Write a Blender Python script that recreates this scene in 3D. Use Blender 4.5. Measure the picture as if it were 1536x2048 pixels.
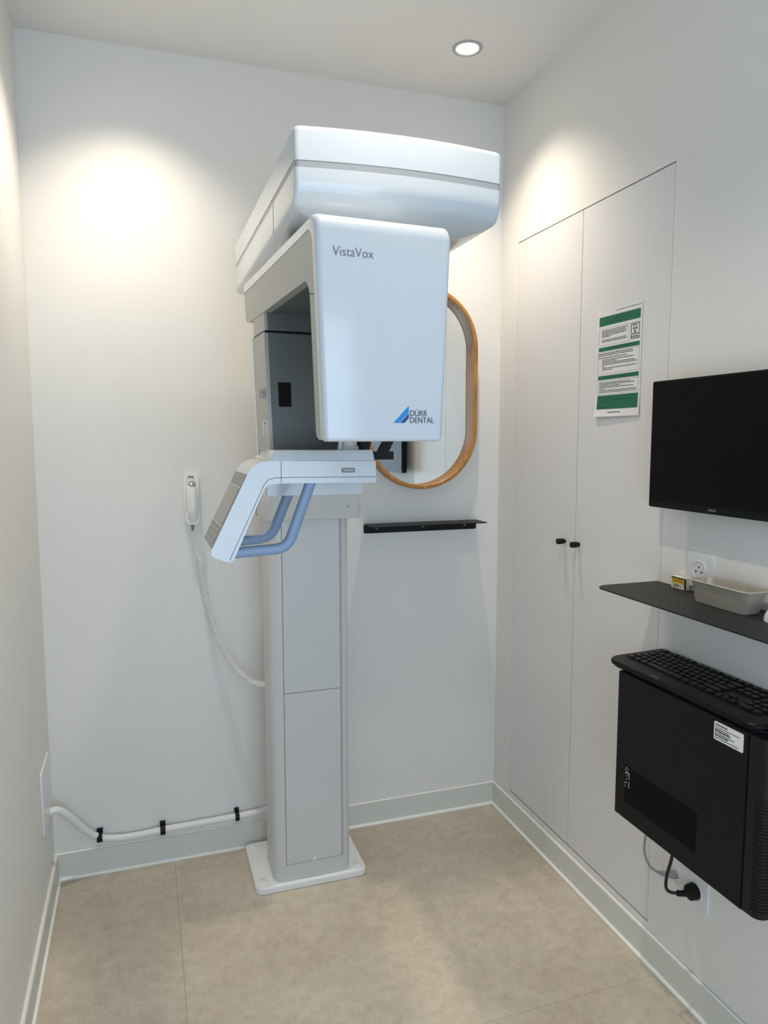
import bpy, bmesh, math, random
from mathutils import Vector, Matrix
random.seed(7)
SC = bpy.context.scene
COL = SC.collection
for _o in list(bpy.data.objects):
    bpy.data.objects.remove(_o, do_unlink=True)

# ------------------------------------------------------------------ camera, world, light, exposure
XL, XR, YB, YF, H = -0.310, 1.264, 2.430, -0.75, 2.595      # room: left, right, back, front wall, ceiling
cam = bpy.data.cameras.new('camera')
cam_o = bpy.data.objects.new('camera', cam); COL.objects.link(cam_o)
FPX = 1444.94
cam.sensor_fit = 'VERTICAL'; cam.sensor_height = 24.0; cam.lens = FPX * 24.0 / 2048.0
cam.clip_start = 0.02
_p, _y, _r = 0.102038, 0.322565, -0.001362
_f = Vector((math.sin(_y) * math.cos(_p), math.cos(_y) * math.cos(_p), -math.sin(_p)))
_rt = Vector((math.cos(_y), -math.sin(_y), 0)); _u = _rt.cross(_f)
_rt2 = math.cos(_r) * _rt + math.sin(_r) * _u; _u2 = -math.sin(_r) * _rt + math.cos(_r) * _u
cam_o.matrix_world = Matrix(((_rt2.x, _u2.x, -_f.x, 0.0), (_rt2.y, _u2.y, -_f.y, 0.0), (_rt2.z, _u2.z, -_f.z, 1.42), (0, 0, 0, 1)))
SC.camera = cam_o

world = bpy.data.worlds.new('world'); SC.world = world; world.use_nodes = True
world.node_tree.nodes['Background'].inputs[0].default_value = (0.62, 0.78, 1.0, 1)
world.node_tree.nodes['Background'].inputs[1].default_value = 0.5

DOOR_X0, DOOR_X1, DOOR_H = -0.25, 0.95, 2.10                 # the doorway behind the camera
_al = bpy.data.lights.new('doorway_daylight', 'AREA'); _al.shape = 'RECTANGLE'
_al.size = DOOR_X1 - DOOR_X0; _al.size_y = 1.7
_al.energy = 18.0; _al.color = (0.68, 0.85, 1.0)
_ao = bpy.data.objects.new('doorway_daylight', _al); COL.objects.link(_ao)
_ao.location = ((DOOR_X0 + DOOR_X1) / 2, YF - 0.14, 1.2); _ao.rotation_euler = (math.pi / 2, 0, 0)
_ao.rotation_euler = (math.radians(90), 0, 0)                # faces +Y, into the room

LAMP_XY = [(0.977, 2.12), (-0.015, 2.12), (0.480, 1.13)]
LAMP_W, LAMP_ANGLE, LAMP_BLEND = 34.0, 109.0, 1.0
LAMP_COL = (1.0, 0.87, 0.70)

SC.view_settings.view_transform = 'Standard'; SC.view_settings.look = 'None'
SC.view_settings.gamma = 1.0; SC.view_settings.use_curve_mapping = False
SC.view_settings.exposure = 0.36

# ------------------------------------------------------------------ materials
def lin(r, g, b):
    return tuple(((c / 255) / 12.92 if c / 255 <= 0.04045 else ((c / 255 + 0.055) / 1.055) ** 2.4) for c in (r, g, b)) + (1,)

def mat(name, rgb, rough=0.5, metal=0.0, noise=0.03, scale=6.0, bump=0.0, bscale=200.0, coat=0.0, emit=None, estr=0.0, spec=0.5):
    m = bpy.data.materials.new(name); m.use_nodes = True
    nt = m.node_tree; b = nt.nodes['Principled BSDF']
    b.inputs['Roughness'].default_value = rough; b.inputs['Metallic'].default_value = metal
    b.inputs['Specular IOR Level'].default_value = spec
    if coat: b.inputs['Coat Weight'].default_value = coat; b.inputs['Coat Roughness'].default_value = 0.08
    c = lin(*rgb)
    tc = nt.nodes.new('ShaderNodeTexCoord'); nz = nt.nodes.new('ShaderNodeTexNoise')
    nz.inputs['Scale'].default_value = scale; nz.inputs['Detail'].default_value = 3
    nt.links.new(tc.outputs['Object'], nz.inputs['Vector'])
    mx = nt.nodes.new('ShaderNodeMix'); mx.data_type = 'RGBA'
    mx.inputs['A'].default_value = tuple(v * (1 - noise) for v in c[:3]) + (1,)
    mx.inputs['B'].default_value = tuple(min(1, v * (1 + noise)) for v in c[:3]) + (1,)
    nt.links.new(nz.outputs['Fac'], mx.inputs['Factor']); nt.links.new(mx.outputs['Result'], b.inputs['Base Color'])
    if bump:
        n2 = nt.nodes.new('ShaderNodeTexNoise'); n2.inputs['Scale'].default_value = bscale; n2.inputs['Detail'].default_value = 2
        bp = nt.nodes.new('ShaderNodeBump'); bp.inputs['Strength'].default_value = bump; bp.inputs['Distance'].default_value = 0.002
        nt.links.new(tc.outputs['Object'], n2.inputs['Vector']); nt.links.new(n2.outputs['Fac'], bp.inputs['Height'])
        nt.links.new(bp.outputs['Normal'], b.inputs['Normal'])
    if emit:
        b.inputs['Emission Color'].default_value = emit + (1,); b.inputs['Emission Strength'].default_value = estr
    return m

def floor_mat():
    m = bpy.data.materials.new('beige_stone_vinyl'); m.use_nodes = True
    nt = m.node_tree; b = nt.nodes['Principled BSDF']; b.inputs['Roughness'].default_value = 0.55
    b.inputs['Specular IOR Level'].default_value = 0.3
    tc = nt.nodes.new('ShaderNodeTexCoord')
    def noise(s, d, r=0.6):
        n = nt.nodes.new('ShaderNodeTexNoise'); n.inputs['Scale'].default_value = s; n.inputs['Detail'].default_value = d
        n.inputs['Roughness'].default_value = r; nt.links.new(tc.outputs['Object'], n.inputs['Vector']); return n
    a = noise(2.6, 4); c = noise(26, 6, 0.75); f = noise(220, 2)
    r1 = nt.nodes.new('ShaderNodeValToRGB')
    r1.color_ramp.elements[0].position = 0.30; r1.color_ramp.elements[0].color = lin(188, 176, 161)
    r1.color_ramp.elements[1].position = 0.72; r1.color_ramp.elements[1].color = lin(210, 201, 184)
    nt.links.new(a.outputs['Fac'], r1.inputs['Fac'])
    r2 = nt.nodes.new('ShaderNodeValToRGB')
    r2.color_ramp.elements[0].position = 0.28; r2.color_ramp.elements[0].color = (0.80, 0.78, 0.75, 1)
    r2.color_ramp.elements[1].position = 0.60; r2.color_ramp.elements[1].color = (1.02, 1.02, 1.02, 1)
    nt.links.new(c.outputs['Fac'], r2.inputs['Fac'])
    r3 = nt.nodes.new('ShaderNodeValToRGB')
    r3.color_ramp.elements[0].position = 0.35; r3.color_ramp.elements[0].color = (0.93, 0.92, 0.91, 1)
    r3.color_ramp.elements[1].position = 0.6; r3.color_ramp.elements[1].color = (1, 1, 1, 1)
    nt.links.new(f.outputs['Fac'], r3.inputs['Fac'])
    def mul(x, y):
        mx = nt.nodes.new('ShaderNodeMix'); mx.data_type = 'RGBA'; mx.blend_type = 'MULTIPLY'; mx.inputs['Factor'].default_value = 1
        nt.links.new(x, mx.inputs['A']); nt.links.new(y, mx.inputs['B']); return mx.outputs['Result']
    nt.links.new(mul(mul(r1.outputs['Color'], r2.outputs['Color']), r3.outputs['Color']), b.inputs['Base Color'])
    bp = nt.nodes.new('ShaderNodeBump'); bp.inputs['Strength'].default_value = 0.05; bp.inputs['Distance'].default_value = 0.002
    nt.links.new(f.outputs['Fac'], bp.inputs['Height']); nt.links.new(bp.outputs['Normal'], b.inputs['Normal'])
    return m

def wood_mat():
    m = bpy.data.materials.new('honey_oak'); m.use_nodes = True
    nt = m.node_tree; b = nt.nodes['Principled BSDF']; b.inputs['Roughness'].default_value = 0.38
    tc = nt.nodes.new('ShaderNodeTexCoord'); mp = nt.nodes.new('ShaderNodeMapping'); mp.inputs['Scale'].default_value = (60, 60, 5)
    nz = nt.nodes.new('ShaderNodeTexNoise'); nz.inputs['Scale'].default_value = 2.0; nz.inputs['Detail'].default_value = 6
    r = nt.nodes.new('ShaderNodeValToRGB')
    r.color_ramp.elements[0].position = 0.3; r.color_ramp.elements[0].color = lin(146, 98, 44)
    r.color_ramp.elements[1].position = 0.7; r.color_ramp.elements[1].color = lin(190, 138, 74)
    nt.links.new(tc.outputs['Object'], mp.inputs['Vector']); nt.links.new(mp.outputs['Vector'], nz.inputs['Vector'])
    nt.links.new(nz.outputs['Fac'], r.inputs['Fac']); nt.links.new(r.outputs['Color'], b.inputs['Base Color'])
    return m

M = dict(
    wall=mat('white_wall_paint', (226, 225, 222), 0.55, noise=0.012, scale=3, bump=0.05, bscale=350),
    ceil=mat('ceiling_paint', (222, 221, 219), 0.8, noise=0.01),
    door=mat('white_laminate', (222, 221, 221), 0.42, noise=0.01),
    recess=mat('dark_cupboard_interior', (70, 62, 54), 0.8),
    skirt=mat('painted_skirting', (214, 215, 208), 0.5, noise=0.02),
    bead=mat('white_sealant', (244, 242, 236), 0.35, noise=0.02),
    white=mat('gloss_white_shell', (202, 209, 216), 0.22, noise=0.008, coat=0.35),
    satin=mat('satin_white_metal', (203, 203, 203), 0.36, noise=0.01),
    plate=mat('white_powder_coat', (232, 233, 232), 0.3, noise=0.01),
    grey=mat('light_grey_plastic', (172, 173, 168), 0.4, noise=0.015),
    stripe=mat('silver_grey_stripe', (160, 164, 168), 0.35, noise=0.01),
    dark=mat('slate_grey_plastic', (96, 101, 101), 0.45, noise=0.02),
    groove=mat('shadow_gap_rubber', (70, 74, 78), 0.7),
    black=mat('black_plastic', (7, 7, 8), 0.5, noise=0.05, spec=0.25),
    blackgloss=mat('black_window', (5, 6, 7), 0.15),
    latch=mat('mid_grey_latch', (132, 136, 138), 0.4),
    handle=mat('blue_grey_handle', (128, 152, 184), 0.42, noise=0.015),
    screen=mat('grey_membrane_panel', (150, 150, 144), 0.3, noise=0.02),
    key=mat('membrane_key_area', (134, 134, 131), 0.4),
    ink=mat('dark_grey_ink', (92, 96, 106), 0.6),
    inkblack=mat('black_ink', (48, 47, 50), 0.6),
    logo_b=mat('sky_blue_ink', (28, 130, 205), 0.5),
    logo_d=mat('navy_blue_ink', (22, 62, 128), 0.5),
    oak=wood_mat(),
    glass=mat('silvered_mirror', (232, 236, 236), 0.0, metal=1.0, noise=0.0),
    blackmetal=mat('black_powder_coated_steel', (9, 9, 10), 0.5, bump=0.08, bscale=600, spec=0.25),
    shelfgrey=mat('charcoal_powder_coated_steel', (34, 34, 35), 0.55, bump=0.08, bscale=600, spec=0.3),
    screw=mat('steel_screw', (120, 120, 118), 0.35, metal=0.9),
    chrome=mat('chrome_button', (185, 186, 186), 0.15, metal=1.0),
    hand=mat('ivory_plastic', (226, 226, 221), 0.28, noise=0.01, coat=0.2),
    cord=mat('white_cord', (236, 236, 232), 0.45),
    hose=mat('white_conduit', (226, 226, 226), 0.4, noise=0.01),
    greyrub=mat('grey_rubber', (130, 130, 128), 0.6),
    paper=mat('printed_paper', (226, 225, 226), 0.6, noise=0.008),
    green=mat('green_print', (6, 102, 74), 0.6, noise=0.05),
    dgreen=mat('dark_green_print', (8, 84, 60), 0.6),
    line=mat('grey_rule', (178, 176, 176), 0.7),
    lcd=mat('lcd_glass', (5, 6, 9), 0.35, noise=0.02, spec=0.12),
    bezel=mat('black_bezel', (9, 10, 12), 0.4, spec=0.2),
    pan=mat('worn_tinned_steel', (186, 181, 168), 0.42, metal=0.45, noise=0.18, scale=30),
    card=mat('white_card', (222, 220, 210), 0.6),
    yellow=mat('yellow_print', (214, 178, 40), 0.6),
    mouse=mat('glossy_white_plastic', (225, 230, 235), 0.2, coat=0.3),
    pc=mat('black_steel_case', (17, 17, 19), 0.5, bump=0.05, bscale=700, spec=0.2),
    pcfront=mat('black_front_bezel', (9, 10, 14), 0.35, spec=0.35),
    vent=mat('vent_hole_black', (3, 3, 4), 0.9, spec=0.05),
    pale=mat('pale_light_dots', (232, 232, 230), 0.6),  # light showing through the vent holes, put in as pale colour
    keycap=mat('black_keycap', (8, 8, 10), 0.34, spec=0.3),
    legend=mat('grey_legend', (120, 122, 126), 0.5),
    socket=mat('white_socket_plastic', (224, 225, 228), 0.3),
    hole=mat('socket_hole', (30, 30, 32), 0.7),
    greycable=mat('grey_cable_jacket', (146, 147, 147), 0.5),
    blackcable=mat('black_cable_jacket', (16, 16, 17), 0.4),
    trim=mat('lamp_trim_ring', (168, 168, 166), 0.45),
    refl=mat('lamp_reflector', (215, 214, 208), 0.25, metal=0.6),
    lens=mat('lamp_lens', (255, 250, 240), 0.4, emit=(1.0, 0.93, 0.82), estr=14.0),
    floor=floor_mat(),
    dusty=mat('floor_underlay', (128, 118, 104), 0.9),
)

# ------------------------------------------------------------------ helpers
def link(o, parent=None):
    COL.objects.link(o)
    if parent is not None:
        o.parent = parent
        w = parent.location.copy() if parent.type == 'EMPTY' else Vector((0, 0, 0))
        o.matrix_parent_inverse = Matrix.Translation(-w)
    return o

def thing(name, loc, label, cat, group=None):
    o = bpy.data.objects.new(name, None); o.empty_display_size = 0.05
    o.location = loc; COL.objects.link(o)
    o['label'] = label; o['category'] = cat
    if group: o['group'] = group
    return o

def tag(o, label, cat, group=None):
    o['label'] = label; o['category'] = cat
    if group: o['group'] = group
    return o

def struct(o):
    o['kind'] = 'structure'; return o

def mesh_obj(name, bm, m, parent=None, smooth=None):
    bmesh.ops.recalc_face_normals(bm, faces=bm.faces)
    me = bpy.data.meshes.new(name); bm.to_mesh(me); bm.free()
    me.materials.append(M[m] if isinstance(m, str) else m)
    if smooth is not None:
        me.shade_smooth()
        me.set_sharp_from_angle(angle=math.radians(smooth))
    return link(bpy.data.objects.new(name, me), parent)

def add_box(bm, x0, x1, y0, y1, z0, z1):
    v = [bm.verts.new((x, y, z)) for x in (x0, x1) for y in (y0, y1) for z in (z0, z1)]
    for f in ((0, 1, 3, 2), (4, 6, 7, 5), (0, 4, 5, 1), (2, 3, 7, 6), (0, 2, 6, 4), (1, 5, 7, 3)):
        bm.faces.new([v[i] for i in f])
    return v

def box(name, x0, x1, y0, y1, z0, z1, m, parent=None, bev=0.0, seg=2, vert=0.0, vseg=4):
    bm = bmesh.new(); add_box(bm, x0, x1, y0, y1, z0, z1)
    if vert:
        es = [e for e in bm.edges if abs(e.verts[0].co.z - e.verts[1].co.z) > 1e-6]
        bmesh.ops.bevel(bm, geom=es, offset=vert, segments=vseg, profile=0.5, affect='EDGES')
    if bev:
        es = [e for e in bm.edges if len(e.link_faces) == 2 and e.calc_face_angle() > math.radians(40)]
        bmesh.ops.bevel(bm, geom=es, offset=bev, segments=seg, profile=0.5, affect='EDGES')
    return mesh_obj(name, bm, m, parent, 35 if (bev or vert) else None)

def prism(name, pts, fn, a0, a1, m, parent=None, bev=0.0, seg=2, limit=40, smooth=35):
    """closed 2-D outline pts, swept from a0 to a1; fn(p, q, a) -> world point"""
    bm = bmesh.new()
    A = [bm.verts.new(fn(p[0], p[1], a0)) for p in pts]; B = [bm.verts.new(fn(p[0], p[1], a1)) for p in pts]
    n = len(pts)
    bm.faces.new(A); bm.faces.new(B[::-1])
    for i in range(n):
        bm.faces.new((A[i], B[i], B[(i + 1) % n], A[(i + 1) % n]))
    if bev:
        es = [e for e in bm.edges if len(e.link_faces) == 2 and e.calc_face_angle() > math.radians(limit)]
        bmesh.ops.bevel(bm, geom=es, offset=bev, segments=seg, profile=0.5, affect='EDGES', clamp_overlap=True)
    return mesh_obj(name, bm, m, parent, smooth)

def arc(cx, cy, r, a0, a1, n=6):
    return [(cx + r * math.cos(math.radians(a0 + (a1 - a0) * i / n)), cy + r * math.sin(math.radians(a0 + (a1 - a0) * i / n))) for i in range(n + 1)]

def rrect(x0, x1, y0, y1, r, n=5):
    return arc(x1 - r, y1 - r, r, 0, 90, n) + arc(x0 + r, y1 - r, r, 90, 180, n) + arc(x0 + r, y0 + r, r, 180, 270, n) + arc(x1 - r, y0 + r, r, 270, 360, n)

def sweep(bm, pts, r, sides=10, caps=True, n0=None, sq=0.0):
    pts = [Vector(p) for p in pts]; n = len(pts); rings = []
    nrm = None
    for i, p in enumerate(pts):
        t = (pts[min(i + 1, n - 1)] - pts[max(i - 1, 0)]).normalized()
        if nrm is None:
            nrm = Vector(n0) if n0 else t.orthogonal().normalized()
        else:
            nrm = (nrm - t * nrm.dot(t)).normalized()
        bn = t.cross(nrm); rr = r[i] if isinstance(r, (list, tuple)) else r
        ring = []
        for k in range(sides):
            ca, sa = math.cos(2 * math.pi * (k + 0.5) / sides), math.sin(2 * math.pi * (k + 0.5) / sides)
            q = (abs(ca) ** 4 + abs(sa) ** 4) ** -0.25 * sq + (1 - sq)
            ring.append(bm.verts.new(p + (nrm * ca + bn * sa) * rr * q))
        rings.append(ring)
    for a, b in zip(rings, rings[1:]):
        for k in range(sides):
            bm.faces.new((a[k], a[(k + 1) % sides], b[(k + 1) % sides], b[k]))
    if caps:
        bm.faces.new(rings[0][::-1]); bm.faces.new(rings[-1])

def tube(name, pts, r, m, parent=None, sides=12, n0=None, sq=0.0):
    bm = bmesh.new(); sweep(bm, pts, r, sides, True, n0, sq)
    return mesh_obj(name, bm, m, parent, 50)

def spline(pts, n=8):
    P = [Vector(p) for p in pts]; out = []
    for i in range(len(P) - 1):
        p0 = P[max(i - 1, 0)]; p1 = P[i]; p2 = P[i + 1]; p3 = P[min(i + 2, len(P) - 1)]
        for k in range(n):
            t = k / n
            out.append(0.5 * ((2 * p1) + (p2 - p0) * t + (2 * p0 - 5 * p1 + 4 * p2 - p3) * t * t + (3 * p1 - p0 - 3 * p2 + p3) * t ** 3))
    out.append(P[-1]); return out

def fillet(pts, r, n=6):
    """round the corners of a 3-D polyline"""
    P = [Vector(p) for p in pts]; out = [P[0]]
    for i in range(1, len(P) - 1):
        a = (P[i - 1] - P[i]).normalized(); b = (P[i + 1] - P[i]).normalized()
        p0 = P[i] + a * r; p2 = P[i] + b * r
        for k in range(n + 1):
            t = k / n; out.append(p0 * (1 - t) ** 2 + P[i] * 2 * t * (1 - t) + p2 * t * t)
    out.append(P[-1]); return out

def lathe(name, prof, centre, axis, m, parent=None, n=28, smooth=40):
    """prof: (radius, height along axis); axis one of the unit vectors"""
    ax = Vector(axis).normalized(); u = ax.orthogonal().normalized(); v = ax.cross(u); c = Vector(centre)
    bm = bmesh.new(); rings = []
    for r, h in prof:
        if r < 1e-7: rings.append([bm.verts.new(c + ax * h)])
        else: rings.append([bm.verts.new(c + ax * h + (u * math.cos(2 * math.pi * k / n) + v * math.sin(2 * math.pi * k / n)) * r) for k in range(n)])
    for a, b in zip(rings, rings[1:]):
        for k in range(n):
            if len(a) == 1 and len(b) == 1: continue
            if len(a) == 1: bm.faces.new((a[0], b[k], b[(k + 1) % n]))
            elif len(b) == 1: bm.faces.new((a[k], a[(k + 1) % n], b[0]))
            else: bm.faces.new((a[k], a[(k + 1) % n], b[(k + 1) % n], b[k]))
    return mesh_obj(name, bm, m, parent, smooth)

def text(name, body, size, origin, xdir, ydir, m, parent, thin=0.0, extrude=0.0004, sx=1.0):
    cu = bpy.data.curves.new(name, 'FONT'); cu.body = body; cu.size = size; cu.extrude = extrude; cu.offset = thin
    to = bpy.data.objects.new(name, cu); COL.objects.link(to)
    bpy.context.view_layer.update()
    me = bpy.data.meshes.new_from_object(to.evaluated_get(bpy.context.evaluated_depsgraph_get()))
    bpy.data.objects.remove(to, do_unlink=True); bpy.data.curves.remove(cu)
    X = Vector(xdir).normalized(); Y = Vector(ydir).normalized(); Z = X.cross(Y)
    me.transform(Matrix(((X.x * sx, Y.x, Z.x, origin[0]), (X.y * sx, Y.y, Z.y, origin[1]), (X.z * sx, Y.z, Z.z, origin[2]), (0, 0, 0, 1))))
    me.materials.clear(); me.materials.append(M[m])
    o = bpy.data.objects.new(name, me); return link(o, parent)

# ------------------------------------------------------------------ the room
def build_room():
    # floor: large vinyl tiles on an underlay
    fl = struct(box('floor', XL - 0.1, XR + 0.1, YF - 0.1, YB + 0.1, -0.05, -0.003, 'dusty'))
    xs = [XL, 0.060, XR]; ys = [YF, 0.245, 1.465, YB]; g = 0.00035
    for i in range(2):
        for j in range(3):
            box('floor_tile', xs[i] + g, xs[i + 1] - g, ys[j] + g, ys[j + 1] - g, -0.003, 0.0, 'floor', fl, bev=0.0003, seg=1)
    struct(box('wall_back', XL - 0.1, XR + 0.1, YB, YB + 0.1, 0, H, 'wall'))
    struct(box('wall_left', XL - 0.1, XL, YF, YB, 0, H, 'wall'))
    # right wall with the cupboard recess
    d0, d1, z0, z1 = 1.523, 2.306, 0.106, 2.094
    bm = bmesh.new()
    add_box(bm, XR, XR + 0.1, YF, d0, 0, H); add_box(bm, XR, XR + 0.1, d1, YB, 0, H)
    add_box(bm, XR, XR + 0.1, d0, d1, 0, z0); add_box(bm, XR, XR + 0.1, d0, d1, z1, H)
    struct(mesh_obj('wall_right', bm, 'wall'))
    struct(box('trim_1', XR + 0.05, XR + 0.06, d0, d1, z0, z1, 'recess'))
    ym = 1.915; g = 0.0015; gt = 0.0040
    for k, (a, b) in enumerate(((ym + g, d1 - g), (d0 + g, ym - g))):
        d = struct(box('door_%d' % (k + 1), XR, XR + 0.018, a, b, z0 + 0.0065, z1 - gt, 'door', bev=0.0008, seg=1))
        d['label'] = ['flush white cupboard door nearest the room corner', 'flush white cupboard door with the printed notice on it'][k]
        yk = (1.972, 1.894)[k]; zk = 1.094
        lathe('knob', [(0, 0.0), (0.0065, 0.0), (0.0065, -0.004), (0.0088, -0.008), (0.0092, -0.013), (0.0092, -0.026), (0.0084, -0.028), (0, -0.028)], (XR, yk, zk), (1, 0, 0), 'black', d, 24)
    # front wall with the open doorway behind the camera
    bm = bmesh.new()
    add_box(bm, XL - 0.1, DOOR_X0, YF - 0.1, YF, 0, H); add_box(bm, DOOR_X1, XR + 0.1, YF - 0.1, YF, 0, H)
    add_box(bm, DOOR_X0, DOOR_X1, YF - 0.1, YF, DOOR_H, H)
    struct(mesh_obj('wall_front', bm, 'wall'))
    # ceiling with round cut-outs for the downlights
    bm = bmesh.new(); R = 0.036
    def loop(pts):
        vs = [bm.verts.new((p[0], p[1], H)) for p in pts]
        return [bm.edges.new((vs[i], vs[(i + 1) % len(vs)])) for i in range(len(vs))]
    es = loop([(XL - 0.1, YF - 0.1), (XR + 0.1, YF - 0.1), (XR + 0.1, YB + 0.1), (XL - 0.1, YB + 0.1)])
    for c in LAMP_XY: es += loop(arc(c[0], c[1], R, 0, 360 - 15, 23))
    bmesh.ops.triangle_fill(bm, edges=es, use_beauty=True)
    struct(mesh_obj('ceiling', bm, 'ceil'))
    struct(box('trim_2', XL - 0.1, XR + 0.1, YF - 0.1, YB + 0.1, H + 0.09, H + 0.1, 'recess'))
    # skirtings with beads of sealant above and below
    hb, t = 0.086, 0.012
    def skirt(name, x0, x1, y0, y1):
        o = struct(box(name, x0, x1, y0, y1, 0.0, hb, 'skirt', bev=0.002, seg=1)); return o
    def bead(parent, pts, r):
        tube('sealant_bead', pts, r, 'bead', parent, 8)
    b = skirt('baseboard_back', XL, XR, YB - t, YB)
    bead(b, [(XL, YB - t - 0.001, 0.003), (XR, YB - t - 0.001, 0.004)], 0.0070); bead(b, [(XL, YB - 0.005, hb), (XR, YB - 0.005, hb)], 0.0035)
    l = skirt('baseboard_left', XL, XL + t, YF, YB - t)
    bead(l, [(XL + t + 0.001, YF, 0.003), (XL + t + 0.001, YB - t, 0.004)], 0.0070); bead(l, [(XL + 0.005, YF, hb), (XL + 0.005, YB - t, hb)], 0.0035)
    r = skirt('baseboard_right', XR - t, XR, YF, YB - t)
    bead(r, [(XR - t - 0.001, YF, 0.003), (XR - t - 0.001, YB - t, 0.004)], 0.0070); bead(r, [(XR - 0.005, YF, hb), (XR - 0.005, YB - t, hb)], 0.0035)
build_room()

# ------------------------------------------------------------------ downlights
def downlight(x, y, label):
    t = thing('downlight', (x, y, H), label, 'downlight', 'recessed ceiling downlights')
    lathe('trim_ring', [(0.034, 0.004), (0.034, -0.002), (0.037, -0.0045), (0.045, -0.003), (0.0465, 0.0), (0.0465, 0.0005)], (x, y, H), (0, 0, 1), 'trim', t, 40)
    lathe('reflector', [(0.0345, 0.0), (0.034, 0.004), (0.0285, 0.022)], (x, y, H), (0, 0, 1), 'refl', t, 40)
    lathe('lens', [(0.0285, 0.022), (0.027, 0.016), (0.018, 0.013), (0, 0.012)], (x, y, H), (0, 0, 1), 'lens', t, 32)
    ld = bpy.data.lights.new('downlight_beam', 'SPOT'); ld.energy = LAMP_W; ld.color = LAMP_COL
    ld.spot_size = math.radians(LAMP_ANGLE); ld.spot_blend = LAMP_BLEND; ld.shadow_soft_size = 0.024
    lo = bpy.data.objects.new('downlight_beam', ld); lo.location = (x, y, H + 0.004); link(lo, t)
LL = ['recessed ceiling downlight in the corner by the cupboard, the one in view', 'recessed ceiling downlight over the wall handset',
      'recessed ceiling downlight in the middle of the ceiling, in front of the X-ray machine']
for (x, y), s in zip(LAMP_XY, LL): downlight(x, y, s)

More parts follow.
